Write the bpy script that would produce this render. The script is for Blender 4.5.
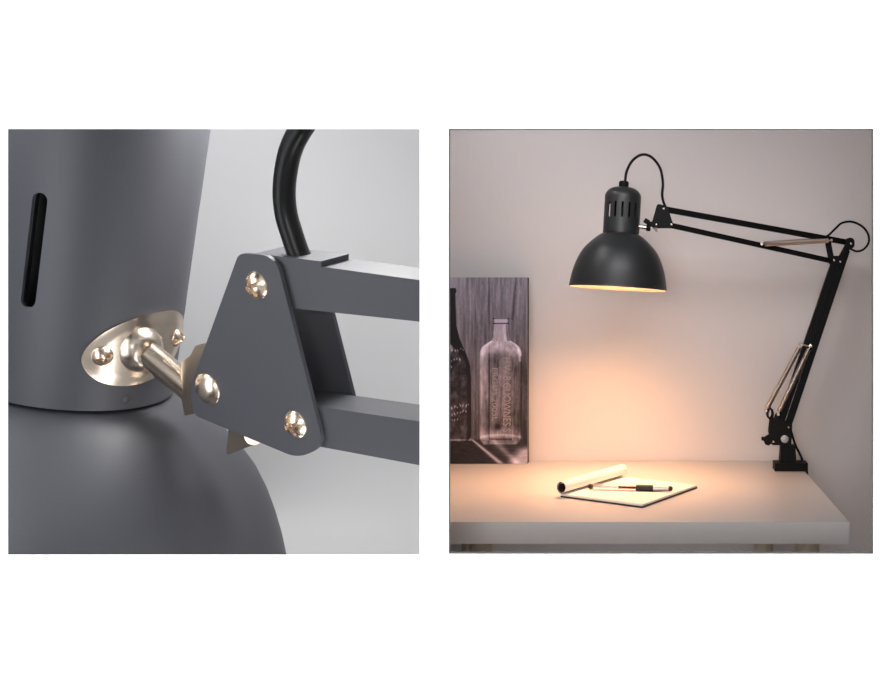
import bpy, bmesh, math, random
import numpy as np
from mathutils import Vector, Matrix, noise

random.seed(4)
sc = bpy.context.scene
for o in list(bpy.data.objects):
    bpy.data.objects.remove(o)

# ------------------------------------------------------------------ camera, world, lights, exposure
F, CX, CY, CAMZ = 1066.0, 661.0, 308.0, 1.05      # focal length in px, principal point, eye height
W, H = 880, 680
cam_d = bpy.data.cameras.new('camera')
cam = bpy.data.objects.new('camera', cam_d)
sc.collection.objects.link(cam)
cam.location = (0, 0, CAMZ)
cam.rotation_euler = (math.pi / 2, 0, 0)
cam_d.sensor_fit = 'HORIZONTAL'
cam_d.sensor_width = 36
cam_d.lens = F * 36 / W
cam_d.shift_x = (W / 2 - CX) / W
cam_d.shift_y = (CY - H / 2) / W
cam_d.clip_start = 0.02
sc.camera = cam

world = bpy.data.worlds.new('world')
sc.world = world
world.use_nodes = True
world.node_tree.nodes['Background'].inputs[0].default_value = (1, 1, 1, 1)
world.node_tree.nodes['Background'].inputs[1].default_value = 0.20

sc.view_settings.view_transform = 'Standard'
sc.view_settings.look = 'None'
sc.view_settings.gamma = 1
sc.view_settings.exposure = 0
sc.view_settings.use_curve_mapping = False


def area(name, loc, target, size, power, color=(1, 1, 1), size_y=None):
    d = bpy.data.lights.new(name, 'AREA')
    d.energy = power
    d.color = color
    d.size = size
    if size_y:
        d.shape = 'RECTANGLE'
        d.size_y = size_y
    o = bpy.data.objects.new(name, d)
    sc.collection.objects.link(o)
    o.location = loc
    o.rotation_euler = (Vector(target) - Vector(loc)).to_track_quat('-Z', 'Y').to_euler()
    return o


# added unseen fill lights brightening the white front wall, above and below
area('front_wall_fill_top', (-0.25, 1.16, 1.95), (-0.25, 1.295, 1.0), 2.6, 60.0, (1, 1, 1), 0.08)
area('front_wall_fill_bottom', (-0.25, 1.16, 0.15), (-0.25, 1.295, 1.1), 2.6, 60.0, (1, 1, 1), 0.08)
# right booth: soft daylight from the upper left front
area('desk_key_light', (-0.04, 1.385, 1.44), (-0.06, 2.09, 1.16), 0.40, 1.65, (0.99, 0.99, 1.02), 0.16)
area('desk_side_light', (-0.335, 1.66, 1.50), (-0.2, 2.09, 1.0), 0.06, 0.8, (1.0, 0.99, 1.0), 0.2)
# an added large fill light behind the eye point, facing the wall
area('front_fill', (-0.25, -1.2, 1.10), (-0.05, 2.0, 1.0), 0.8, 23.0, (1.0, 0.99, 1.0), 0.8)
# left booth: added fill lights even out the backdrop; soft boxes for the lamp
area('backdrop_light_top', (-1.1, 2.15, 2.05), (-1.1, 2.9, 1.0), 1.3, 8.6, (1, 1, 1), 0.3)
area('backdrop_light_bottom', (-1.1, 2.15, 0.08), (-1.1, 2.9, 0.95), 1.3, 6.2, (1, 1, 1), 0.3)
area('left_softbox', (-1.16, 1.42, 0.98), (-0.85, 2.0, 0.98), 0.35, 2.6, (0.93, 0.96, 1.0), 0.8)
area('right_softbox', (-0.62, 2.08, 1.54), (-1.0, 2.0, 0.80), 0.24, 6.0, (1.0, 0.98, 0.96), 0.35)

area('upper_left_softbox', (-1.45, 1.62, 1.62), (-1.15, 2.05, 1.25), 0.35, 2.2, (0.96, 0.98, 1.0), 0.35)
area('low_fill', (-0.50, 1.66, 0.46), (-0.95, 2.0, 1.0), 0.20, 1.6, (1.0, 0.98, 0.96), 0.35)  # added fill, puts bright reflections into the brass
# an added weak fill light brightens the wall below the desk
area('under_desk_fill', (0.0, 1.75, 0.2), (0.05, 2.09, 0.6), 0.5, 0.6, (1.0, 0.93, 0.9), 0.2)

# ------------------------------------------------------------------ helpers


def P(px, py, d):
    """A place in the room at depth d (metres from the eye), measured off the photograph."""
    return Vector(((px - CX) / F * d, d, CAMZ - (py - CY) / F * d))


def ray_plane(px, py, o, n):
    r = P(px, py, 1.0) - Vector((0, 0, CAMZ))
    e = Vector((0, 0, CAMZ))
    return e + r * ((o - e).dot(n) / r.dot(n))


def mat(name, col, rough=0.5, metal=0.0, **kw):
    m = bpy.data.materials.new(name)
    m.use_nodes = True
    b = m.node_tree.nodes['Principled BSDF']
    b.inputs['Base Color'].default_value = (*col, 1)
    b.inputs['Roughness'].default_value = rough
    b.inputs['Metallic'].default_value = metal
    for k, v in kw.items():
        b.inputs[k.replace('_', ' ')].default_value = v
    return m


def grain(m, scale, amount, bump=0.0, detail=4.0, stretch=(1, 1, 1)):
    """Procedural tone variation and a fine bump."""
    nt = m.node_tree
    b = nt.nodes['Principled BSDF']
    tc = nt.nodes.new('ShaderNodeTexCoord')
    mp = nt.nodes.new('ShaderNodeMapping')
    mp.inputs['Scale'].default_value = stretch
    nz = nt.nodes.new('ShaderNodeTexNoise')
    nz.inputs['Scale'].default_value = scale
    nz.inputs['Detail'].default_value = detail
    nt.links.new(tc.outputs['Object'], mp.inputs[0])
    nt.links.new(mp.outputs[0], nz.inputs['Vector'])
    c = b.inputs['Base Color'].default_value[:]
    mx = nt.nodes.new('ShaderNodeMix')
    mx.data_type = 'RGBA'
    mx.inputs['A'].default_value = tuple(max(0, x * (1 - amount)) for x in c[:3]) + (1,)
    mx.inputs['B'].default_value = tuple(min(1, x * (1 + amount)) for x in c[:3]) + (1,)
    nt.links.new(nz.outputs['Fac'], mx.inputs['Factor'])
    nt.links.new(mx.outputs['Result'], b.inputs['Base Color'])
    if bump:
        bp = nt.nodes.new('ShaderNodeBump')
        bp.inputs['Strength'].default_value = bump
        bp.inputs['Distance'].default_value = 0.001
        nt.links.new(nz.outputs['Fac'], bp.inputs['Height'])
        nt.links.new(bp.outputs[0], b.inputs['Normal'])
    return m


M = {}
M['front_white'] = mat('white_front_paint', (0.93, 0.93, 0.93), 0.9)
M['room_wall'] = grain(mat('wall_paint', (0.66, 0.635, 0.635), 0.85), 60, 0.015, 0.05)
M['side_wall'] = mat('side_wall_paint', (0.40, 0.40, 0.40), 0.9)
M['backdrop'] = grain(mat('grey_backdrop_paint', (0.58, 0.58, 0.59), 0.9), 30, 0.01)
M['booth'] = mat('booth_paint', (0.62, 0.62, 0.63), 0.9)
M['floor'] = grain(mat('grey_brown_floor', (0.20, 0.17, 0.155), 0.7), 12, 0.12)
M['trim'] = mat('dark_trim', (0.045, 0.042, 0.042), 0.7)
M['desk'] = grain(mat('white_desk_lacquer', (0.55, 0.55, 0.55), 0.36), 90, 0.01, 0.02)
M['leg'] = mat('pale_leg_lacquer', (0.50, 0.44, 0.36), 0.5)
M['paint_dark'] = grain(mat('charcoal_powder_coat', (0.018, 0.0195, 0.021), 0.42), 500, 0.10, 0.12)
M['paint_black'] = mat('black_steel', (0.0045, 0.0047, 0.005), 0.6, Specular_IOR_Level=0.14)
M['enamel'] = mat('silver_lacquer_inside', (0.36, 0.34, 0.30), 0.5)
M['rubber'] = mat('black_rubber', (0.006, 0.006, 0.006), 0.36, Specular_IOR_Level=0.3)
M['spring'] = mat('nickel_spring', (0.52, 0.44, 0.38), 0.35, 1.0)
M['nickel'] = mat('nickel', (0.62, 0.55, 0.48), 0.25, 1.0)
M['big_paint'] = grain(mat('slate_grey_powder_coat', (0.078, 0.0795, 0.093), 0.48), 260, 0.06, 0.10)
M['brass'] = grain(mat('pale_brass', (0.86, 0.72, 0.58), 0.27, 1.0), 40, 0.05)
M['brass_satin'] = grain(mat('satin_pale_brass', (0.72, 0.62, 0.52), 0.27, 1.0), 25, 0.06)
M['paper'] = mat('white_paper', (0.86, 0.85, 0.82), 0.8)
M['cover_and_shade'] = mat('dark_card_and_shade', (0.05, 0.035, 0.03), 0.7)  # card colour, also painted shade inside the roll and under the pad
M['clear'] = mat('clear_plastic', (0.99, 0.98, 0.97), 0.05, 0.0, Transmission_Weight=1.0, IOR=1.08)
M['ink'] = mat('brown_ink', (0.06, 0.025, 0.015), 0.5)
M['grip'] = mat('black_grip', (0.01, 0.009, 0.009), 0.55)
M['chrome'] = mat('grey_metal_tip', (0.45, 0.42, 0.40), 0.3, 1.0)
M['canvas_edge'] = mat('dark_canvas_edge', (0.06, 0.05, 0.055), 0.7)
bulb_m = mat('lit_bulb_glass', (1, 0.9, 0.75), 0.4)
bulb_m.node_tree.nodes['Principled BSDF'].inputs['Emission Color'].default_value = (1.0, 0.53, 0.24, 1)
bulb_m.node_tree.nodes['Principled BSDF'].inputs['Emission Strength'].default_value = 90.0
M['bulb'] = bulb_m


def smooth_path(pts, n=10):
    """Catmull-Rom through the points."""
    pts = [Vector(p) for p in pts]
    q = [pts[0] * 2 - pts[1]] + pts + [pts[-1] * 2 - pts[-2]]
    out = []
    for i in range(1, len(q) - 2):
        a, b, c, d = q[i - 1:i + 3]
        for k in range(n):
            t = k / n
            out.append(0.5 * ((2 * b) + (c - a) * t + (2 * a - 5 * b + 4 * c - d) * t * t
                              + (-a + 3 * b - 3 * c + d) * t ** 3))
    out.append(pts[-1])
    return out


class MB:
    def __init__(self):
        self.bm = bmesh.new()

    def face(self, vs, mi=0):
        try:
            f = self.bm.faces.new(vs)
            f.material_index = mi
            return f
        except ValueError:
            return None

    def prism(self, poly, ext):
        """Solid from a planar outline and an extrusion vector."""
        a = [self.bm.verts.new(p) for p in poly]
        b = [self.bm.verts.new(Vector(p) + ext) for p in poly]
        self.face(a)
        self.face(list(reversed(b)))
        n = len(a)
        for i in range(n):
            self.face([a[(i + 1) % n], a[i], b[i], b[(i + 1) % n]])
        return self

    def box(self, lo, hi):
        x0, y0, z0 = lo
        x1, y1, z1 = hi
        return self.prism([Vector(v) for v in ((x0, y0, z0), (x1, y0, z0), (x1, y0, z1), (x0, y0, z1))],
                          Vector((0, y1 - y0, 0)))

    def bar(self, a, b, h, depth, up_hint=Vector((0, 1, 0))):
        """Rectangular bar from a to b; depth runs along up_hint, h across."""
        a, b = Vector(a), Vector(b)
        d = (b - a).normalized()
        n = (up_hint - d * up_hint.dot(d)).normalized()
        s = d.cross(n).normalized()
        q = [a + s * h / 2 - n * depth / 2, b + s * h / 2 - n * depth / 2,
             b - s * h / 2 - n * depth / 2, a - s * h / 2 - n * depth / 2]
        return self.prism(q, n * depth)

    def tube(self, pts, r, seg=12, cap=True):
        pts = [Vector(p) for p in pts]
        rr = r if isinstance(r, (list, tuple)) else [r] * len(pts)
        t = (pts[1] - pts[0]).normalized()
        n = t.orthogonal().normalized()
        rings = []
        for i, p in enumerate(pts):
            t = (pts[min(i + 1, len(pts) - 1)] - pts[max(i - 1, 0)]).normalized()
            n = (n - t * n.dot(t)).normalized()
            bn = t.cross(n)
            rings.append([self.bm.verts.new(p + (n * math.cos(2 * math.pi * k / seg)
                                                 + bn * math.sin(2 * math.pi * k / seg)) * rr[i])
                          for k in range(seg)])
        for a, b in zip(rings, rings[1:]):
            for k in range(seg):
                self.face([a[k], a[(k + 1) % seg], b[(k + 1) % seg], b[k]])
        if cap:
            self.face(list(reversed(rings[0])))
            self.face(rings[-1])
        return self

    def lathe(self, mtx, prof, seg=48, mi=0):
        """Revolve (r, z) pairs about the local z axis of mtx."""
        rings = []
        for r, z in prof:
            if r < 1e-6:
                rings.append([self.bm.verts.new(mtx @ Vector((0, 0, z)))])
            else:
                rings.append([self.bm.verts.new(mtx @ Vector((r * math.cos(2 * math.pi * k / seg),
                                                              r * math.sin(2 * math.pi * k / seg), z)))
                              for k in range(seg)])
        for a, b in zip(rings, rings[1:]):
            for k in range(seg):
                k2 = (k + 1) % seg
                if len(a) == 1 and len(b) == 1:
                    continue
                if len(a) == 1:
                    self.face([a[0], b[k2], b[k]], mi)
                elif len(b) == 1:
                    self.face([a[k], a[k2], b[0]], mi)
                else:
                    self.face([a[k], a[k2], b[k2], b[k]], mi)
        return self

    def build(self, name, m, parent=None, root=None, bevel=0.0, seg=2, solid=None, angle=38, weld=0.0):
        bm = self.bm
        if weld:
            bmesh.ops.remove_doubles(bm, verts=bm.verts, dist=weld)
        bmesh.ops.recalc_face_normals(bm, faces=bm.faces)
        base = root.location if root else Vector((0, 0, 0))
        bmesh.ops.translate(bm, verts=bm.verts, vec=-Vector(base))
        me = bpy.data.meshes.new(name)
        bm.to_mesh(me)
        bm.free()
        for x in (m if isinstance(m, (list, tuple)) else [m]):
            me.materials.append(x)
        for p in me.polygons:
            p.use_smooth = True
        me.set_sharp_from_angle(angle=math.radians(angle))
        o = bpy.data.objects.new(name, me)
        sc.collection.objects.link(o)
        if parent:
            o.parent = parent
        if solid:
            s = o.modifiers.new('thickness', 'SOLIDIFY')
            s.thickness, s.offset, s.material_offset = solid
            s.use_even_offset = True
        es = o.modifiers.new('rims', 'EDGE_SPLIT')
        es.split_angle = math.radians(50)
        if bevel:
            b = o.modifiers.new('edges', 'BEVEL')
            b.width, b.segments, b.limit_method, b.angle_limit = bevel, seg, 'ANGLE', math.radians(40)
            b.harden_normals = False
        return o


def thing(name, loc, label, cat, group=None):
    o = bpy.data.objects.new(name, None)
    sc.collection.objects.link(o)
    o.location = loc
    o.empty_display_size = 0.05
    o['label'], o['category'] = label, cat
    if group:
        o['group'] = group
    return o


def struct(o, label=None):
    o['kind'] = 'structure'
    if label:
        o['label'] = label
    return o


def basis(o, x, y, z):
    return Matrix(((x[0], y[0], z[0], o[0]), (x[1], y[1], z[1], o[1]), (x[2], y[2], z[2], o[2]), (0, 0, 0, 1)))


def frame_from_axis(o, z, toward):
    """Frame with local z along z and local -y as near as possible to 'toward'."""
    z = Vector(z).normalized()
    y = -(Vector(toward) - z * Vector(toward).dot(z)).normalized()
    x = y.cross(z)
    return basis(o, x, y, z)


def rounded(poly, rad, n=6):
    """Round the corners of a 2D outline; rad is one radius or one per corner."""
    out = []
    m = len(poly)
    for i in range(m):
        p, a, b = Vector(poly[i]), Vector(poly[i - 1]), Vector(poly[(i + 1) % m])
        r = rad[i] if isinstance(rad, (list, tuple)) else rad
        u, v = (a - p).normalized(), (b - p).normalized()
        ang = u.angle(v)
        if r <= 0:
            out.append(tuple(p))
            continue
        t = min(r / math.tan(ang / 2), 0.49 * (a - p).length, 0.49 * (b - p).length)
        r2 = t * math.tan(ang / 2)
        c = p + (u + v).normalized() * (r2 / math.sin(ang / 2))
        s, e = p + u * t - c, p + v * t - c
        a0, a1 = math.atan2(s.y, s.x), math.atan2(e.y, e.x)
        d = (a1 - a0 + math.pi) % (2 * math.pi) - math.pi
        for k in range(n + 1):
            q = a0 + d * k / n
            out.append((c.x + r2 * math.cos(q), c.y + r2 * math.sin(q)))
    return out


# ------------------------------------------------------------------ the setting
DF, TF = 1.30, 0.012           # front wall: distance and thickness
DB_R, DB_L = 2.09, 2.90        # back walls of the two booths
ZC, ZF = 2.2, 0.0
XL, XR = -2.0, 0.9


def front_wall():
    mb = MB()
    bm = mb.bm

    def op(x0, y0, x1, y1):
        a, b = P(x0, y1, DF), P(x1, y0, DF)
        return a.x, a.z, b.x, b.z
    holes = [op(8, 129, 419.7, 554.6), op(449, 129, 873, 553.6)]
    for y, grow in ((DF, 0.0), (DF + TF, TF * 0.95)):
        hs = [(h[0] - grow, h[1] - grow, h[2] + grow, h[3] + grow) for h in holes]
        xs = [XL - 0.1, hs[0][0], hs[0][2], hs[1][0], hs[1][2], XR + 0.1]
        for i in range(5):
            x0, x1 = xs[i], xs[i + 1]
            zs = [ZF, ZC]
            if i in (1, 3):
                h = hs[i // 2]
                zz = [(ZF, h[1]), (h[3], ZC)]
            else:
                zz = [(ZF, ZC)]
            for z0, z1 in zz:
                mb.face([bm.verts.new(v) for v in ((x0, y, z0), (x1, y, z0), (x1, y, z1), (x0, y, z1))])
        if y == DF:
            first = hs
    for a, b in zip(first, hs):
        ca = [(a[0], a[1]), (a[2], a[1]), (a[2], a[3]), (a[0], a[3])]
        cb = [(b[0], b[1]), (b[2], b[1]), (b[2], b[3]), (b[0], b[3])]
        for k in range(4):
            k2 = (k + 1) % 4
            mb.face([bm.verts.new(v) for v in ((ca[k][0], DF, ca[k][1]), (ca[k2][0], DF, ca[k2][1]),
                                               (cb[k2][0], DF + TF, cb[k2][1]), (cb[k][0], DF + TF, cb[k][1]))])
    struct(mb.build('wall_front', M['front_white'], weld=1e-5, angle=20))


front_wall()
# thin dark trim lining the right opening
mb = MB()
a, b = P(449, 553.6, DF), P(873, 129, DF)
w = 0.0013
for lo, hi in (((a.x, DF - .001, a.z), (a.x + w * .8, DF + .002, b.z)), ((b.x - w, DF - .001, a.z), (b.x, DF + .002, b.z)),
               ((a.x, DF - .001, a.z), (b.x, DF + .002, a.z + w * 1.4)), ((a.x, DF - .001, b.z - w * .8), (b.x, DF + .002, b.z))):
    mb.box(lo, hi)
struct(mb.build('trim_1', M['trim']))

SL = -0.2130                    # the dividing wall runs along x = SL * depth
mb = MB()
d0, d1 = DF + TF, DB_L + .02
mb.prism([Vector((SL * d0 - .004, d0, ZF)), Vector((SL * d0 + .004, d0, ZF)), Vector((SL * d1 + .004, d1, ZF)),
          Vector((SL * d1 - .004, d1, ZF))], Vector((0, 0, ZC)))
struct(mb.build('wall_middle', M['side_wall']))
struct(MB().box((SL * DB_R, DB_R, ZF), (XR + .02, DB_R + .02, ZC)).build('wall_back', M['room_wall']))
struct(MB().box((XR, d0, ZF), (XR + .02, DB_R, ZC)).build('wall_right', M['side_wall']))
struct(MB().box((XL - .02, DB_L, ZF), (SL * DB_L, DB_L + .02, ZC)).build('wall_backdrop', M['backdrop']))
struct(MB().box((XL - .02, d0, ZF), (XL, DB_L, ZC)).build('wall_left', M['booth']))
struct(MB().box((XL - .02, d0, ZC), (XR + .02, DB_L + .02, ZC + .02)).build('ceiling', M['booth']))
struct(MB().box((XL - .02, d0, ZF - .02), (XR + .02, DB_L + .02, ZF)).build('floor', M['floor']))

# ------------------------------------------------------------------ desk
ZT = 0.75
XD = 0.2640
desk = thing('desk', (0, 1.79, 0), 'white desk with a thick plain top under the lit work lamp and notepad', 'desk')
mb = MB()
mb.prism([Vector((SL * 1.494 + .009, 1.494, ZT - .0305)), Vector((XD, 1.494, ZT - .0305)), Vector((XD, 2.088, ZT - .0305)),
          Vector((SL * 2.088 + .009, 2.088, ZT - .0305))], Vector((0, 0, .0305)))
mb.build('tabletop', M['desk'], desk, desk, bevel=0.0012)
for x, y in ((XD - .05, 1.56), (.195, 2.02), (-.27, 1.60), (-.36, 2.02)):
    leg = MB()
    leg.tube([(x, y, 0.002), (x, y, ZT - .0305)], .0175, 24)
    leg.build('leg', M['leg'], desk, desk)

# ------------------------------------------------------------------ lamp head, shared by both lamps (unit = neck radius)
SHADE = [(0.88, 0.02), (0.90, -.03), (0.99, -.04), (1.06, -.06), (1.17, -.12), (1.34, -.25), (1.51, -.40), (1.64, -.52), (1.85, -.73), (2.03, -.95), (2.17, -1.18),
         (2.29, -1.43), (2.40, -1.70), (2.50, -2.0), (2.575, -2.3), (2.63, -2.6), (2.67, -2.85), (2.69, -3.0), (2.70, -3.02)]


def neck_bm(mtx, s, ztop, slots, za, zb, half_w):
    """Cylinder with rounded shoulder and real stadium-shaped slots at the given angles (deg from local -y)."""
    mb = MB()
    bm = mb.bm
    m, n = 8, 12
    sect = 22.5
    off = slots[0]
    lo, hi = za - .12, zb + .12

    def V(th, z, r=1.0):
        t = math.radians(th)
        return bm.verts.new(mtx @ (Vector((math.sin(t) * r, -math.cos(t) * r, z)) * s))
    cuts = {round(((x - off) % 360) / sect) % 16 for x in slots}
    zr = [.0, .02, .2, lo] 
    crown = ztop - .55
    up = [hi, (hi + crown) / 2, crown] if crown > hi + .05 else [hi, hi + .02]
    c0 = up[-1]
    for k in range(16):
        t0 = off + sect * (k - .5)
        ths = [t0 + sect * i / m for i in range(m + 1)]
        for zz in (zr, up):
            for i in range(m):
                for z0, z1 in zip(zz, zz[1:]):
                    mb.face([V(ths[i], z0), V(ths[i + 1], z0), V(ths[i + 1], z1), V(ths[i], z1)])
        # shoulder
        prof = [(1 - .68 * (1 - math.cos(a)), c0 + (ztop - c0) * math.sin(a)) for a in [math.pi / 2 * j / 8 for j in range(9)]]
        prof[-1] = (.32, ztop)
        prof.append((0.0, ztop))
        for i in range(m):
            for (r0, z0), (r1, z1) in zip(prof, prof[1:]):
                if r1 == 0:
                    mb.face([V(ths[i], z0, r0), V(ths[i + 1], z0, r0), V(0, z1, 0)])
                else:
                    mb.face([V(ths[i], z0, r0), V(ths[i + 1], z0, r0), V(ths[i + 1], z1, r1), V(ths[i], z1, r1)])
        zs = [lo + (hi - lo) * j / n for j in range(n + 1)]
        if k not in cuts:
            for i in range(m):
                for j in range(n):
                    mb.face([V(ths[i], zs[j]), V(ths[i + 1], zs[j]), V(ths[i + 1], zs[j + 1]), V(ths[i], zs[j + 1])])
            continue
        tc = off + sect * k
        hw = math.degrees(half_w)
        rz = half_w
        outer, inner = [], []
        for i in range(m):          # bottom, left to right
            outer.append((ths[i], lo))
            a = math.pi + math.pi * i / m
            inner.append((tc + hw * math.cos(a), za + rz + rz * math.sin(a)))
        for j in range(n):          # right side, up
            outer.append((ths[m], zs[j]))
            inner.append((tc + hw, za + rz + (zb - za - 2 * rz) * j / n))
        for i in range(m):          # top, right to left
            outer.append((ths[m - i], hi))
            a = math.pi * i / m
            inner.append((tc + hw * math.cos(a), zb - rz + rz * math.sin(a)))
        for j in range(n):          # left side, down
            outer.append((ths[0], zs[n - j]))
            inner.append((tc - hw, zb - rz - (zb - za - 2 * rz) * j / n))
        L = len(outer)
        for i in range(L):
            i2 = (i + 1) % L
            mid = lambda p, q: ((p[0] + q[0]) / 2, (p[1] + q[1]) / 2)
            o1, o2, n1, n2 = outer[i], outer[i2], inner[i], inner[i2]
            mb.face([V(*o1), V(*o2), V(*n2), V(*n1)])
    return mb


def lamp_head(root, mtx, s, paint, ztop, slots, za, zb, half_w, lit):
    neck = neck_bm(mtx, s, ztop, slots, za, zb, half_w).build('neck', paint, root, root, solid=(s * .035, -1, 0), weld=s * 1e-3, angle=50)
    # a thin raised bead where the neck sits on the shade
    mb = MB()
    mb.lathe(mtx @ Matrix.Scale(s, 4), SHADE, 96)
    mb.build('lamp_shade', [paint, M['enamel']], root, root, solid=(s * .035, -1, 1), weld=s * 1e-3, angle=60)
    mb = MB()
    mb.lathe(mtx @ Matrix.Scale(s, 4), [(0, .06), (.93, .06), (.93, .10), (.55, .12), (.50, .3), (.50, ztop - .75), (0, ztop - .7)], 32)  # socket with an added disc that stops light leaking into the neck slots
    mb.build('bulb_socket_and_baffle', M['paint_black'], root, root)
    mb = MB()
    mb.lathe(mtx @ Matrix.Scale(s, 4), [(0, ztop - .03), (.25, ztop - .03), (.27, ztop + .02), (.27, ztop + .28), (.22, ztop + .34), (0, ztop + .34)], 32)
    mb.build('cable_gland', M['paint_black'], root, root)
    mb = MB()
    prof = [(.3, .05), (.32, -.25), (.40, -.5), (.62, -.8), (.72, -1.05), (.72, -1.25), (.6, -1.5), (.35, -1.67), (0, -1.73)]
    mb.lathe(mtx @ Matrix.Scale(s, 4), prof, 32)
    mb.build('light_bulb', M['bulb'] if lit else M['enamel'], root, root)


def domed_head(c, nrm, r, h, seg=64, rings=22, cross=True, spin=0.5):
    """Screw head: dome with a cross recess."""
    mb = MB()
    f = frame_from_axis(c, -Vector(nrm), (0, 0, 1))   # local z points out along -nrm, see below
    f = frame_from_axis(c, Vector(nrm), (0.01, 0, 1))
    prev = None
    for i in range(rings + 1):
        q = i / rings
        ring = []
        for k in range(seg):
            a = 2 * math.pi * k / seg
            x, y = q * math.cos(a), q * math.sin(a)
            z = h * (1 - .72 * q ** 2.6) - h * .28
            if cross:
                xr = x * math.cos(spin) + y * math.sin(spin)
                yr = -x * math.sin(spin) + y * math.cos(spin)
                w = .13
                u = min(max(abs(xr), 0), max(abs(yr), 0))
                inside = max(0, 1 - u / w) * max(0, min(1, (.70 - q) / .10))
                z -= h * .62 * min(1, inside * 3)
            ring.append(mb.bm.verts.new(f @ Vector((x * r, y * r, z))))
        if prev:
            for k in range(seg):
                mb.face([prev[k], prev[(k + 1) % seg], ring[(k + 1) % seg], ring[k]])
        prev = ring
    low = [mb.bm.verts.new(v.co - f.to_3x3() @ Vector((0, 0, h * .35))) for v in prev]
    for k in range(seg):
        mb.face([prev[k], prev[(k + 1) % seg], low[(k + 1) % seg], low[k]])
    mb.face(low)
    return mb


# ------------------------------------------------------------------ the lit work lamp on the desk
lamp = thing('desk_lamp', P(789, 466, 1.975), 'black jointed work lamp with its shade lit, clamped to the white desk edge', 'lamp')
DA = 1.975                     # depth of the clamp and the lower arm
DH = 1.85                      # depth of the shade
S0 = P(621, 233.5, DH)
ax = Vector((math.sin(math.radians(3.2)), math.sin(math.radians(1.4)), 1)).normalized()
mtx = frame_from_axis(S0, ax, Vector((0, 0, CAMZ)) - S0)
RN = 18.2 / F * DH
lamp_head(lamp, mtx, RN, M['paint_dark'], 2.55, [22.5 * k for k in range(16)], .82, 1.68, .062, True)

mb = MB()
mb.prism([mtx @ (Vector(v) * RN) for v in ((.55, -.15, .7), (.86, -.15, .7), (.86, -.15, 1.78), (.55, -.15, 1.78))], mtx.to_3x3() @ Vector((0, .5 * RN, 0)))
mb.build('slot_blocker', M['paint_black'], lamp, lamp)  # added inside the neck to block light through the right slots
DP = 1.845                     # depth of the head joint plates


def arm_d(px):                 # the upper arm swings back from head to elbow
    return DP + (DA - DP) * (px - 664) / (836 - 664)


Yh = Vector((0, 1, 0))
# head stem and joint
mb = MB()
mb.tube([P(638.5, 226.5, DP), P(651, 227.8, DP)], .0036, 16)
mb.build('stem', M['nickel'], lamp, lamp)
mb = MB()
mb.tube([P(646.4, 227.3, DP), P(650.5, 227.8, DP)], .0062, 16)
mb.tube([P(645.5, 223.5, DP - .004), P(648, 219.5, DP - .004)], .0050, 12)
mb.tube([P(647, 222, DP - .004), P(654, 226, DP - .004)], .0034, 12)
mb.tube([P(652, 224, DP - .013), P(652, 224, DP + .014)], .0045, 12)
mb.build('wing_nut', M['paint_black'], lamp, lamp, bevel=.0006)
mb = MB()
mb.prism([P(652.5, 228, DP - .004), P(656.2, 232.2, DP - .004), P(657.6, 231.6, DP - .004), P(657, 227, DP - .004)], Yh * .004)
mb.build('joint_tab', mat('dull_tan_metal', (0.30, 0.24, 0.20), 0.5), lamp, lamp)
tri = rounded([(657.2, 204.2), (667.3, 206.6), (674.2, 227.9), (650.6, 227.8)], [2.5, 3, 2, 3])
for dy in (-.011, .009):
    mb = MB()
    mb.prism([P(x, y, DP) + Yh * dy for x, y in tri], Yh * .0022)
    mb.build('joint_plate', M['paint_black'], lamp, lamp, bevel=.0004)
for x, y in ((663.8, 209.3), (656.4, 225.0), (671.4, 225.0)):
    mb = MB()
    c = P(x, y, DP) - Yh * .011
    mb.lathe(frame_from_axis(c, (0, -1, 0), (0, 0, 1)), [(.0021, 0), (.0019, .0008), (.0012, .0013), (0, .0015)], 16)
    mb.build('rivet', M['nickel'], lamp, lamp)
# upper arm: two bars, a spring, the elbow frame
mb = MB()
mb.bar(P(662, 208.8, arm_d(662)), P(849.4, 242.8, arm_d(845)), .0098, .011)
mb.build('upper_arm_bar', M['paint_black'], lamp, lamp, bevel=.0008)
mb = MB()
mb.bar(P(670, 225.2, arm_d(670)), P(834, 261.6, arm_d(835)), .0088, .011)
mb.build('lower_arm_bar', M['paint_black'], lamp, lamp, bevel=.0008)


def coil(a, b, r, wire, turns):
    a, b = Vector(a), Vector(b)
    d = (b - a)
    t = d.normalized()
    n = t.orthogonal().normalized()
    bn = t.cross(n)
    N = turns * 8
    return [a + d * (i / N) + (n * math.cos(2 * math.pi * i / 8) + bn * math.sin(2 * math.pi * i / 8)) * r for i in range(N + 1)]


def spring(a, b, r=.0038):
    a, b = Vector(a), Vector(b)
    u = (b - a).normalized()
    mb = MB()
    mb.tube(coil(a + u * .006, b - u * .006, r - .0008, .0008, int((b - a).length / .0021)), .00095, 6)
    mb.tube([a - u * .001, b + u * .001], .0011, 8)
    o = mb.build('spring', M['spring'], lamp, lamp, angle=180)
    for c in (a, b):
        hk = MB()
        hk.tube([c - Yh * .006, c + Yh * .006], .0024, 12)
        hk.build('spring_pin', M['nickel'], o, lamp)
    return o


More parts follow.
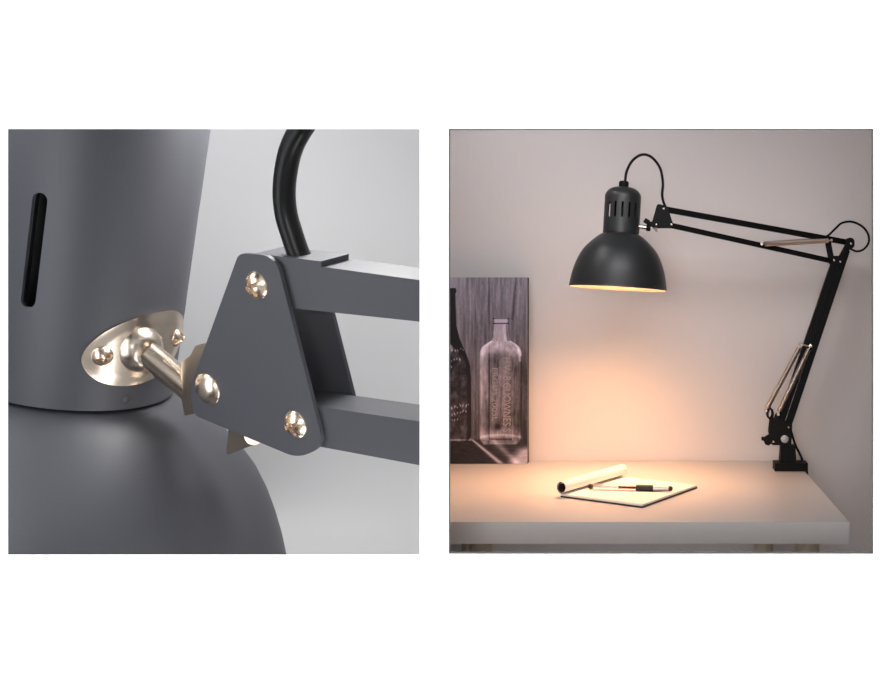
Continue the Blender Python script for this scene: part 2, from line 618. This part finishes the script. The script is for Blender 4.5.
spring(P(761.5, 244.2, arm_d(761) - .013), P(831, 240.4, arm_d(831) - .013), .0046)
spring(P(761.5, 243.6, arm_d(761) + .013), P(831, 239.2, arm_d(831) + .013), .0040)
for dy in (-.0085, .0070):
    mb = MB()
    for p, q, h in (((827.5, 240), (831.5, 261), .0085), ((849.0, 243), (838.5, 262), .0085)):
        mb.bar(P(*p, DA) + Yh * dy, P(*q, DA) + Yh * dy, h, .0016)
    mb.prism([P(x, y, DA) + Yh * (dy - .0007) for x, y in rounded([(827.5, 256), (845, 256), (840.5, 267), (830, 265)], 2.5)], Yh * .0016)
    mb.prism([P(x, y, DA) + Yh * (dy - .0012) for x, y in rounded([(845, 238), (853.6, 238), (853.6, 249), (845, 249)], 4.0)], Yh * .0022)
    mb.build('elbow_bracket', M['paint_black'], lamp, lamp)
for x, y in ((850.2, 244.0), (833.4, 260.6), (839.6, 261.9)):
    mb = MB()
    mb.lathe(frame_from_axis(P(x, y, DA) - Yh * .0094, (0, -1, 0), (0, 0, 1)), [(.0022, 0), (.002, .0008), (.0012, .0013), (0, .0015)], 16)
    mb.build('rivet', M['nickel'], lamp, lamp)
# lower arm: two bars close together, two springs
mb = MB()
mb.bar(P(835.6, 260, DA), P(781.5, 419, DA), .0132, .010)
mb.build('lower_arm_bar', M['paint_black'], lamp, lamp, bevel=.0008)
mb = MB()
mb.bar(P(846.5, 250, DA + .0005), P(788.4, 424, DA + .0005), .0124, .010)
mb.build('lower_arm_bar', M['paint_black'], lamp, lamp, bevel=.0008)
spring(P(765.8, 410.8, DA - .004), P(801, 344.5, DA - .004), .0046)
spring(P(778, 414.2, DA - .014), P(810.3, 346.2, DA - .014), .0048)
mb = MB()
mb.tube([P(799, 343.6, DA - .004), P(811, 347, DA - .004)], .0026, 12)
mb.tube([P(810.5, 346, DA - .018), P(810.5, 346, DA)], .0026, 12)
mb.build('spring_anchor', M['nickel'], lamp, lamp)
# base bracket
br = rounded([(770.2, 417), (774.5, 418.5), (776.5, 413), (781, 414), (784, 420.5), (791.6, 423.5), (791.2, 432), (790.4, 444.6), (770.8, 444.2), (768.6, 431)],
             [0, 1, 1.5, 1.5, 1, 2, 1, 1, 2, 1])
for dy in (-.013, .009):
    mb = MB()
    mb.prism([P(x, y, DA) + Yh * dy for x, y in br], Yh * .003)
    ring = [P(769.9 + 2.6 * math.cos(a), 413.4 + 5.2 * math.sin(a), DA) + Yh * (dy + .0015) for a in [2 * math.pi * k / 20 for k in range(21)]]
    mb.tube(ring, .0016, 8)
    mb.build('base_bracket', M['paint_black'], lamp, lamp)
mb = MB()
mb.tube([P(778.5, 431, DA - .012), P(778.5, 431, DA + .012)], .012, 20)
mb.build('pivot_barrel', M['paint_black'], lamp, lamp)
mb = MB()
mb.lathe(frame_from_axis(P(783.9, 438.2, DA) - Yh * .0128, (0, -1, 0), (0, 0, 1)), [(.0072, 0), (.0072, .0012), (.0064, .0018), (.0035, .0018), (.003, .0028), (0, .003)], 24)
mb.build('bolt', mat('grey_zinc', (0.42, 0.42, 0.43), 0.5, 0.6), lamp, lamp)
for x, y in ((787.8, 426.5), (772.8, 441.0)):
    mb = MB()
    mb.lathe(frame_from_axis(P(x, y, DA) - Yh * .0128, (0, -1, 0), (0, 0, 1)), [(.0024, 0), (.002, .0010), (.0012, .0016), (0, .0018)], 16)
    mb.build('rivet', M['nickel'], lamp, lamp)
mb = MB()
mb.prism([P(x, y, DA) - Yh * .004 for x, y in rounded([(761.2, 436.6), (764.3, 437.0), (768.8, 434.2), (771, 435), (771, 443.5), (768.6, 445.4), (765.2, 444.4), (763.6, 440.8), (761.4, 440)], .9)], Yh * .008)
k = mb.build('wing_knob', M['paint_black'], lamp, lamp, bevel=.0008)
mb = MB()
mb.tube([P(761.0, 438.4, DA), P(762.6, 438.6, DA)], .0026, 12)
mb.build('knob_tip', M['spring'], k, lamp)
mb = MB()
mb.tube([P(787.4, 440, DA), P(787.8, 452, DA)], .0055, 16)
mb.build('post', M['paint_black'], lamp, lamp)
# clamp: tapered block, foot, C bracket over the desk edge with its screw underneath
xa, xb = P(775.0, 471, 1.954).x, XD + .0005
mb = MB()
mb.box((xa, 1.954, ZT + .0005), (xb, 1.996, ZT + .0152))
mb.build('clamp_foot', M['paint_black'], lamp, lamp, bevel=.0018)
mb = MB()
c0 = P(780.0, 461.0, DA - .011)
c1 = P(796.6, 461.0, DA - .011)
t0 = P(781.0, 445.8, DA - .011)
t1 = P(795.4, 445.8, DA - .011)
mb.prism([c0 - Vector((0, 0, .006)), c1 - Vector((0, 0, .006)), t1, t0], Yh * .024)
mb.build('clamp_block', M['paint_black'], lamp, lamp, bevel=.0016)
mb = MB()
mb.box((XD + .0008, 1.958, ZT - .052), (XD + .0060, 1.992, ZT + .015))
mb.box((XD - .040, 1.962, ZT - .056), (XD + .0060, 1.988, ZT - .051))
mb.tube([(XD - .025, 1.975, ZT - .085), (XD - .025, 1.975, ZT - .031)], .004, 12)
mb.tube([(XD - .025, 1.975, ZT - .0345), (XD - .025, 1.975, ZT - .031)], .010, 20)
mb.tube([(XD - .040, 1.975, ZT - .085), (XD - .010, 1.975, ZT - .085)], .0035, 10)
mb.build('clamp_bracket', M['paint_black'], lamp, lamp, bevel=.0006)
# cables
mb = MB()
q = [(625.3, 185.5), (625.2, 180.5), (627, 170.6), (633, 160), (642.4, 154.6), (651.8, 157.4), (660, 168), (662.9, 182.4), (662.2, 194), (663.2, 201), (666, 208)]
dd = [DH + .002, DH + .001, DH, DH - .004, DH - .006, DH - .006, DH - .004, DP, DP, DP, DP]
mb.tube(smooth_path([P(x, y, d) for (x, y), d in zip(q, dd)], 8), .0024, 10)
mb.build('cable', M['paint_black'], lamp, lamp)
mb = MB()
q = [(818, 238.4), (827, 236.2), (835, 229), (842, 223), (852, 221.8), (862, 226.3), (868, 234), (868.6, 242.5), (863.6, 249.3), (856.5, 251.3), (849, 249), (845, 256)]
mb.tube(smooth_path([P(x, y, DA + .012 - .004 * math.sin(i)) for i, (x, y) in enumerate(q)], 8), .0021, 10)
mb.build('cable', M['paint_black'], lamp, lamp)
mb = MB()
q = [P(786, 420, DA + .014), P(789.8, 427, DA + .016), P(795, 444, DA + .018), P(800.8, 456, DA + .020), P(803.6, 464.5, DA + .022), P(805.4, 468, DA + .022),
     Vector((XD + .010, DA + .022, ZT - .02)), Vector((XD + .006, DA + .03, ZT - .12)), Vector((XD - .01, DA + .04, ZT - .35))]
mb.tube(smooth_path(q, 8), .0022, 10)
mb.build('cable', M['paint_black'], lamp, lamp)

# the lamp's own beam, from the tip of the bulb straight down the shade
sp = bpy.data.lights.new('bulb_beam', 'SPOT')
sp.energy, sp.color, sp.spot_size, sp.spot_blend, sp.shadow_soft_size = 14.0, (1.0, 0.44, 0.18), math.radians(122), 1.0, 0.02
so = bpy.data.objects.new('bulb_beam', sp)
sc.collection.objects.link(so)
so.location = S0 - ax * RN * 1.80 - lamp.location
so.rotation_euler = (-ax + Vector((-.10, 0, 0))).to_track_quat('-Z', 'Y').to_euler()
so.parent = lamp

# ------------------------------------------------------------------ notepad with a curled page, pen


def onz(px, py, z):
    d = F * (CAMZ - z) / (py - CY)
    return P(px, py, d)


A, B, C = onz(560.5, 497.4, ZT), onz(642.4, 508.2, ZT), onz(697.3, 488.4, ZT)
D = A + C - B
pad = thing('notepad', (A + C) / 2, 'white notepad on the desk under the lamp, its top page rolled back', 'notepad')
mb = MB()
mb.prism([p + Vector((0, 0, .0004)) for p in (A, B, C, D)], Vector((0, 0, .0022)))
mb.build('cover_and_shade', M['cover_and_shade'], pad, pad)  # backing card, thickened to draw the shade edge under the pad
mb = MB()
i_ = .0006
mb.prism([p + Vector((0, 0, .0027)) for p in (A.lerp(C, .004), B.lerp(D, .004), C.lerp(A, .004), D.lerp(B, .004))], Vector((0, 0, .0030)))
mb.build('pages', M['paper'], pad, pad)
e1 = (D - A).normalized()
e2 = (B - A).normalized()
ez = Vector((0, 0, 1))
mb = MB()
R0 = .0102
ROLL_SIDE = -1
path = []
z0 = .0060
NT = 60
for k in range(NT + 1):
    a = -math.pi / 2 - (2 * math.pi * 1.55) * k / NT
    r = R0 * (1 - .30 * k / NT)
    path.append((0.0035 + r * math.cos(a), z0 + .0001 + R0 + r * math.sin(a)))
N2 = 20
rows = []
for j in range(N2 + 1):
    t = j / N2
    base = A + e1 * ((D - A).length * (-.012 + 1.02 * t))
    sc_ = 1.0 + .10 * t
    rows.append([mb.bm.verts.new(base + e2 * (u * sc_) + ez * (z0 + (v - z0) * sc_)) for u, v in path])
for a_, b_ in zip(rows, rows[1:]):
    for k in range(len(path) - 1):
        mb.face([a_[k], a_[k + 1], b_[k + 1], b_[k]])
mb.build('rolled_page', [M['paper'], M['cover_and_shade']], pad, pad, solid=(.0004, ROLL_SIDE, 1), angle=60)  # dark inner face holds the shade of the roll as colour

ZP = ZT + .0060
pa, pb = onz(588.6, 486.5, ZP + .005), onz(672.6, 488.6, ZP + .005)
pu = (pb - pa).normalized()
pl = (pb - pa).length
pen = thing('pen', (pa + pb) / 2, 'clear ballpoint pen with a black grip lying across the notepad', 'pen')
fr = frame_from_axis(pa, pu, (0, -1, 0))


def seg_(z0, z1, prof_r0, prof_r1):
    return [(0, z0), (prof_r0, z0), (prof_r1, z1), (0, z1)]


def plathe(name, prof, m):
    mb = MB()
    mb.lathe(fr, prof, 24)
    return mb.build(name, m, pen, pen)


L = pl
plathe('end_plug', [(0, 0), (.0032, 0), (.0043, .002), (.0043, .006), (.0036, .007), (0, .007)], M['grip'])
plathe('barrel', [(.0030, .0068), (.0046, .007), (.0046, L * .57), (.0040, L * .57), (.0040, .0068)], M['clear'])
plathe('refill', seg_(.008, L * .36, .0022, .0022), M['paper'])
plathe('ink', seg_(L * .36, L * .57, .0021, .0021), M['ink'])
plathe('grip', [(0, L * .57), (.0050, L * .57), (.0053, L * .60), (.0053, L * .765), (.0050, L * .775), (0, L * .775)], M['grip'])
plathe('tip_cone', [(0, L * .775), (.0048, L * .775), (.0044, L * .86), (.0040, L * .955), (0, L * .955)], M['chrome'])
plathe('tip', [(0, L * .955), (.0042, L * .955), (.0040, L * .985), (.002, L), (0, L)], M['grip'])

# ------------------------------------------------------------------ canvas print of two bottles
DC = 2.050
PX0, PX1, PY0, PY1 = 440.0, 527.4, 277.4, 464.0


def fbm(x, y, sx, sy, seed=0.0):
    return noise.fractal(Vector((x * sx, y * sy, seed)), 1.0, 2.0, 4)


def interp(v, pts):
    if v <= pts[0][0]:
        return pts[0][1]
    for (a, b), (c, d) in zip(pts, pts[1:]):
        if v <= c:
            return b + (d - b) * (v - a) / (c - a)
    return pts[-1][1]


def sstep(a, b, x):
    t = max(0, min(1, (x - a) / (b - a)))
    return t * t * (3 - 2 * t)


CLEAR_W = [(318.5, 8.0), (323.5, 8.1), (324.4, 6.8), (337, 7.5), (340.5, 9), (343, 13), (345.3, 16.6), (348, 19.0), (352, 20.5), (360, 20.9), (436, 20.9), (441, 20.2), (444, 17.5)]
DARK_E = [(288, 455.5), (291, 456.6), (294, 455.3), (326, 456.4), (340, 460), (355, 466.5), (366, 470), (380, 471), (437, 471), (441.5, 468)]
SCRIBBLE = []
rs = random.Random(3)
for (x0, y0, n, sz) in ((449.5, 352, 6, 3.2), (448.5, 361, 5, 2.6), (452, 408, 7, 3.0), (449, 415, 7, 3.2), (452, 421, 3, 2.5), (449, 367, 2, 3)):
    x = x0
    for i in range(n):
        SCRIBBLE.append((x + rs.uniform(-.3, .3), y0 - i * .55 + rs.uniform(-1, 1), rs.uniform(.5, 1.0), sz * rs.uniform(.3, .55), rs.uniform(-.6, .6)))
        x += 2.8


def picture(x, y):
    v = .385 + .10 * fbm(x, y, .35, .028, 1) + .05 * fbm(x, y, 1.6, .2, 5)
    v += .10 * (1 - sstep(445, 480, x)) * (1 - sstep(300, 430, y)) + .05 * (1 - sstep(290, 340, y))
    v -= .13 * sstep(500, 526, x) * sstep(290, 380, y) + .10 * sstep(380, 440, y)
    v -= .16 * math.exp(-((x - 489.1) / .55) ** 2) + .03 * math.exp(-((x - 468.5) / .5) ** 2) * (y < 350)
    v -= .10 * math.exp(-((x - 514 - (300 - y) * .10) / 1.2) ** 2) * (y < 320)
    # the sill the bottles stand on
    fl = sstep(438.5, 441.5, y)
    f = .17 + .05 * fbm(x, y, .15, .6, 9)
    s1 = (x - 470.5) - (y - 438.5) * 1.20
    f += .42 * math.exp(-(s1 / (1.3 + (y - 438) * .08)) ** 2)
    s2 = (x - 494) - (y - 441) * 1.0
    f += .20 * math.exp(-(s2 / 4.5) ** 2)
    f += .38 * sstep(508, 523, x - (455 - y) * .7) * sstep(444, 452, y)
    v = v * (1 - fl) + f * fl
    # clear bottle
    hw = interp(y, CLEAR_W)
    cxb = 501.0 - .2 * sstep(318, 345, y)
    if 318 <= y <= 444.5:
        u = (x - cxb) / hw
        if abs(u) < 1.04:
            edge = sstep(1.04, .97, abs(u)) if abs(u) > .97 else 1
            g = v + .09
            if y < 324.5:
                g = .62 - .45 * math.exp(-((y - 323.6) / .6) ** 2) - .3 * math.exp(-((y - 318.6) / .6) ** 2) - .25 * (abs(u) > .8)
            elif y < 341:
                g = .57 + .06 * fbm(x, y, .5, .2, 7) - .26 * math.exp(-((u - .86) / .10) ** 2) * (y > 325) + .10 * math.exp(-((u - .5) / .2) ** 2)
            else:
                sh = 1 - sstep(351, 364, y + 5 * (1 - u * u))
                g = (v + .02) * (1 - sh) + (.60 - .03 * u + .08 * fbm(x, y, .25, .25, 17)) * sh
                g += .17 * math.exp(-((u + .88) / .16) ** 2) * (1 - .5 * sstep(360, 430, y)) + .20 * math.exp(-((u - .92) / .07) ** 2) * (y < 362)
                g -= .24 * math.exp(-((u - 1.0) / .05) ** 2) * (y > 356)
                g -= .16 * math.exp(-((x - 489.1) / .5) ** 2)
                g -= .11 * math.exp(-((u + .25) / .22) ** 2) * sstep(350, 356, y) * (1 - sstep(362, 380, y))
                g += .08 * fbm(x, y, .3, .12, 11)
                lowb = sstep(424, 438, y)
                g += lowb * (.16 + .16 * math.exp(-((y - 435.2 - 2.5 * u * u) / 1.3) ** 2) - .22 * math.exp(-((y - 439.5) / 1.0) ** 2) * (abs(u) < .55))
                g -= .25 * math.exp(-((x - 498) / 3.2) ** 2 - ((y - 427) / 3.0) ** 2)
            v = v * (1 - edge) + g * edge
    # dark bottle on the left
    if y > 288 and y < 441.5:
        xe = interp(y, DARK_E)
        k = sstep(xe + .6, xe - .6, x) if x > xe - .6 else 1
        if x < xe + .6:
            g = .03 + .02 * fbm(x, y, .4, .1, 3)
            if y > 343:
                lab = sstep(343, 346, y + (x - 450) * -.8) * sstep(xe - 1, xe - 5, x)
                g += lab * (.20 + .12 * fbm(x, y, .18, .12, 21) + .05 * fbm(x, y, 1, 1, 2))
                for (a, b, w_, h_, sl) in SCRIBBLE:
                    dx, dy = x - a, y - b
                    if abs(dx) < 3 and abs(dy) < 4:
                        g += .52 * math.exp(-((dx - sl * dy) / (w_ * .6)) ** 2 - (dy / h_) ** 2)
                g += .30 * math.exp(-((x - 450.5) / 2.6) ** 2 - ((y - 347) / 4.5) ** 2)
            v = v * (1 - k) + max(0, g) * k
        v += .25 * math.exp(-((y - 440.3) / .8) ** 2) * (x < 471)
    v -= .18 * sstep(522.5, 523.5, x) * math.exp(-((y - 441) / 2.2) ** 2)
    v = max(0.01, min(1, v))
    v = max(.02, min(1, (v - .36) * 1.45 + .37))
    lin = v ** 2.0
    return (lin * .93 + .006, lin * .87 + .006, lin * 1.10 + .012)


canvas = thing('canvas_print', P(490, 464, DC), 'black and white canvas print of two bottles standing against the wall', 'picture')
p0, p1 = P(PX0, PY1, DC), P(PX1, PY0, DC)
mb = MB()
mb.box((p0.x, DC, ZT + .0005), (p1.x, DC + .024, p1.z))
mb.build('canvas_panel', M['canvas_edge'], canvas, canvas)
nx, ny = 200, 430
verts, cols = [], []
zb_, zt_ = ZT + .0008, p1.z
for j in range(ny + 1):
    py = PY1 + (PY0 - PY1) * j / ny
    for i in range(nx + 1):
        px = PX0 + (PX1 - PX0) * i / nx
        verts.append((p0.x + (p1.x - p0.x) * i / nx - canvas.location.x, DC - .0006 - canvas.location.y, zb_ + (zt_ - zb_) * j / ny - canvas.location.z))
        cols.append((*picture(px, py), 1.0))
faces = [(j * (nx + 1) + i, j * (nx + 1) + i + 1, (j + 1) * (nx + 1) + i + 1, (j + 1) * (nx + 1) + i) for j in range(ny) for i in range(nx)]
me = bpy.data.meshes.new('printed_picture')
me.from_pydata(verts, [], faces)
ca = me.color_attributes.new('print', 'FLOAT_COLOR', 'POINT')
ca.data.foreach_set('color', np.array(cols, dtype=np.float32).ravel())
pm = mat('printed_canvas', (.3, .3, .3), .7)
vc = pm.node_tree.nodes.new('ShaderNodeVertexColor')
vc.layer_name = 'print'
pm.node_tree.links.new(vc.outputs[0], pm.node_tree.nodes['Principled BSDF'].inputs['Base Color'])
me.materials.append(pm)
pic = bpy.data.objects.new('printed_picture', me)
sc.collection.objects.link(pic)
pic.parent = canvas


def lettering(text, px, py0, py1, width_px, m):
    cu = bpy.data.curves.new('bottle_lettering', 'FONT')
    cu.body = text
    cu.extrude = .0001
    cu.align_x, cu.align_y = 'LEFT', 'CENTER'
    cu.materials.append(m)
    tmp = bpy.data.objects.new('bottle_lettering', cu)
    sc.collection.objects.link(tmp)
    bpy.context.view_layer.update()
    me = bpy.data.meshes.new_from_object(tmp.evaluated_get(bpy.context.evaluated_depsgraph_get()))
    bpy.data.objects.remove(tmp)
    a, b = P(px, py0, DC), P(px, py1, DC)
    xs = [v.co.x for v in me.vertices]
    ys = [v.co.y for v in me.vertices]
    kx = (a.z - b.z) / (max(xs) - min(xs))
    ky = width_px / F * DC / (max(ys) - min(ys))
    for v in me.vertices:      # text runs downwards, letter tops to the right
        x, y = v.co.x - min(xs), v.co.y - (max(ys) + min(ys)) / 2
        v.co = Vector((a.x + y * ky, DC - .0009 - (.0003 if v.co.z > 0 else 0), a.z - x * kx)) - canvas.location
    o = bpy.data.objects.new('bottle_lettering', me)
    if not me.materials:
        me.materials.append(m)
    sc.collection.objects.link(o)
    o.parent = pic


tm = grain(mat('pale_print_ink', (.29, .26, .29), .7), 420, .45)
lettering('H.W.B.GUOWNES S', 507.0, 357.5, 432, 7.6, tm)
lettering('ERGUS 2005L', 495.0, 368, 421, 5.6, tm)

# ------------------------------------------------------------------ the close-up lamp in the left opening
PHI, PSI = math.radians(15), math.radians(27)
rx = Matrix.Rotation(PHI, 3, 'X')
JO = P(205, 388, 1.99)
b_ = rx @ Vector((math.sin(PSI), math.cos(PSI), 0))       # away from the viewer, across the joint plates
big = thing('desk_lamp', P(130, 640, 2.1), 'large slate grey work lamp seen close, its pale brass swivel joint beside the shade neck', 'lamp')


def LP(px, py, g):
    return ray_plane(px, py, JO + b_ * g, b_)


S1 = P(72.4, 380.9, 2.12)
axL = Matrix.Rotation(math.radians(9.2), 3, 'X') @ Vector((math.sin(math.radians(11.9)), 0, math.cos(math.radians(11.9))))
toward = Vector((0, 0, CAMZ)) - S1
mL = frame_from_axis(S1, axL, toward)
RL = .185
lamp_head(big, mL, RL, M['big_paint'], 3.75, [-27.4] + [-27.4 - 22.5 * k for k in range(2, 12)], .98, 2.11, .072, False)

# flange plate curved around the neck, angle from the viewing direction
FA, FZ = 38.0, .65
hA, hZ = math.radians(35), .37


def on_neck(ang, z, r):
    return mL @ (Vector((math.sin(ang) * r, -math.cos(ang) * r, z)) * RL)


mb = MB()
NR, NA = 10, 56
rings = []
for lay, rr in ((0, 1.045), (1, 1.002)):
    rings.append([])
    for i in range(NR + 1):
        q = i / NR
        row = []
        for k in range(NA):
            a = 2 * math.pi * k / NA
            cx_, cz_ = math.cos(a), math.sin(a)
            ex = abs(cx_) ** .92 * (1 if cx_ > 0 else -1)
            ez_ = abs(cz_) ** 1.12 * (1 if cz_ > 0 else -1)
            lift = .0 if lay else .012 * (q > .88)
            row.append(mb.bm.verts.new(on_neck(math.radians(FA) + hA * q * ex, FZ + hZ * q * ez_ + .10 * q * ex, rr - lift)))
        rings[-1].append(row)
for lay in (0, 1):
    for i in range(NR):
        for k in range(NA):
            mb.face([rings[lay][i][k], rings[lay][i][(k + 1) % NA], rings[lay][i + 1][(k + 1) % NA], rings[lay][i + 1][k]])
for k in range(NA):
    mb.face([rings[0][-1][k], rings[0][-1][(k + 1) % NA], rings[1][-1][(k + 1) % NA], rings[1][-1][k]])
flange = mb.build('flange', M['brass_satin'], big, big, weld=1e-5)
fc = on_neck(math.radians(FA - 3), FZ - .01, 1.03)
frad = (on_neck(math.radians(FA - 3), FZ, 2) - on_neck(math.radians(FA - 3), FZ, 1)).normalized()
stem_end = LP(199, 396, .045)
sd = (stem_end - fc).normalized()
mb = MB()
mb.lathe(frame_from_axis(fc - frad * .004, frad, (0, 0, 1)), [(.046, 0), (.043, .008), (.035, .017), (.029, .022), (.024, .024), (0, .024)], 40)
mb.build('collar', M['brass_satin'], flange, big)
mb = MB()
mb.tube([fc + frad * .004, stem_end], .0250, 40)
mb.build('stem', M['brass_satin'], big, big)
for da, r in ((-25, .0185), (24, .0185)):
    an = math.radians(FA + da)
    c = on_neck(an, FZ + da * .0024, 1.05)
    n = (on_neck(an, FZ, 2) - on_neck(an, FZ, 1)).normalized()
    domed_head(c, n, r, .016).build('screw', M['brass'], flange, big, angle=50)
# little rivet dimple below the flange
mb = MB()
c = on_neck(math.radians(30), .11, 1.0)
n = (on_neck(math.radians(36), 0, 2) - on_neck(math.radians(36), 0, 1)).normalized()
mb.lathe(frame_from_axis(c, n, (0, 0, 1)), [(.009, 0), (.006, .003), (0, .004)], 16)
mb.build('neck_pin', M['big_paint'], big, big)

# joint plates
GAP = .088
plate = rounded([(241.5, 252.5), (278, 255), (326.5, 446), (300, 457), (196, 414), (193, 386)], [8, 22, 24, 28, 12, 22], 8)
rear = rounded([(241.5, 272), (282, 275), (326.5, 446), (300, 457), (196, 414), (193, 386)], [8, 12, 24, 28, 12, 22], 8)
for g, shape in ((-.006, plate), (GAP, rear)):
    mb = MB()
    poly = [LP(x, y, 0.0) + b_ * g for x, y in shape]
    mb.prism(poly, b_ * .008)
    mb.build('joint_plate', M['big_paint'], big, big, bevel=.0018, seg=3)
for x, y, r, cr in ((256.0, 285.5, .0262, True), (207.0, 389.5, .0315, False), (295.0, 424.5, .0266, True)):
    c = LP(x, y, -.007)
    domed_head(c, -b_, r, .018, cross=cr, spin=.3).build('screw' if cr else 'rivet', M['brass'], big, big, angle=50)
    mb = MB()
    mb.lathe(frame_from_axis(LP(x, y, 0), b_, (0, 0, 1)), [(0, 0), (r * .5, 0), (r * .5, GAP + .012), (0, GAP + .012)], 20)
    mb.build('joint_pin', M['brass'], big, big)
# bars
WALL_N = Vector((1, -(431.5 - CX) / F, 0)).normalized()


def end_bar(mb, q, ext):
    """Bar whose right end (corners 1 and 2) is cut to lie against the dividing wall."""
    vs = []
    for off in (Vector((0, 0, 0)), ext):
        for i, j in ((0, 1), (1, 0), (2, 3), (3, 2)):
            p = q[i] + off
            if i in (1, 2):
                u = q[i] - q[j]
                p = p - u * (p.dot(WALL_N) / u.dot(WALL_N))
            vs.append(mb.bm.verts.new(p))
    for f in ((0, 1, 2, 3), (7, 6, 5, 4), (0, 4, 5, 1), (1, 5, 6, 2), (2, 6, 7, 3), (3, 7, 4, 0)):
        mb.face([vs[k] for k in f])


for nm, poly in (('upper_arm_bar', [(262, 258.5), (437, 282.5), (437, 323.5), (262, 305)]),
                 ('lower_arm_bar', [(284, 401.5), (437, 424), (437, 468.5), (284, 440)])):
    mb = MB()
    end_bar(mb, [LP(x, y, .006) for x, y in poly], b_ * .070)
    mb.build(nm, M['big_paint'], big, big, bevel=.0022, seg=3)
mb = MB()
dw = LP(431, 300, .006).y
mb.prism([P(431.5, y, d) for y, d in ((245, dw - .05), (500, dw - .05), (500, dw + .15), (245, dw + .15))], Vector((.004, 0, 0)))
mb.build('wall_plate', M['big_paint'], big, big)
# brass fork inside the joint, wing nut below
mb = MB()
fork = rounded([(181.5, 361), (190, 356), (195, 346), (204, 343), (222, 352), (222, 405), (203, 411.5), (184.5, 416), (180, 392)], [2, 3, 4, 6, 6, 6, 1.5, 1.5, 20])
mb.prism([LP(x, y, .010) for x, y in fork], b_ * .006)
mb.build('swivel_fork', M['brass'], big, big, bevel=.0012)
mb = MB()
mb.prism([LP(x, y, .05) for x, y in rounded([(229, 424), (251, 429), (262, 443), (249.5, 446.5), (226, 455.5)], [2, 2, 6, 2, 2])], b_ * .010)
mb.tube([LP(254, 436, .030), LP(254, 436, .062)], .017, 24)
mb.build('wing_nut', M['brass'], big, big, bevel=.0012)
# cable clip on the upper bar, and the cable
mb = MB()
clip = [LP(x, y, .004) for x, y in ((255, 253.5), (321, 261.3), (321, 266.8), (255, 258.5))]
mb.prism(clip, b_ * .066)
mb.build('cable_clip', M['big_paint'], big, big, bevel=.001)
mb = MB()
q = [(304, 264), (298, 252), (291.9, 234), (286.4, 215), (284.2, 195), (285.6, 173.5), (291, 149), (301.3, 128.6), (317, 108)]
pts = [LP(x, y, .035) for x, y in q]
gl = mL @ (Vector((0, 0, 3.35)) * RL)
e_ = pts[-1]
pts += [e_ + Vector((.045, .01, .06)), e_ + Vector((.08, .03, .17)), e_ + Vector((.02, .06, .30)), (e_ + gl) / 2 + Vector((.05, .06, .36)), gl + axL * .16, gl]
mb.tube(smooth_path(pts, 10), .0192, 20)
mb.build('cable', M['rubber'], big, big)
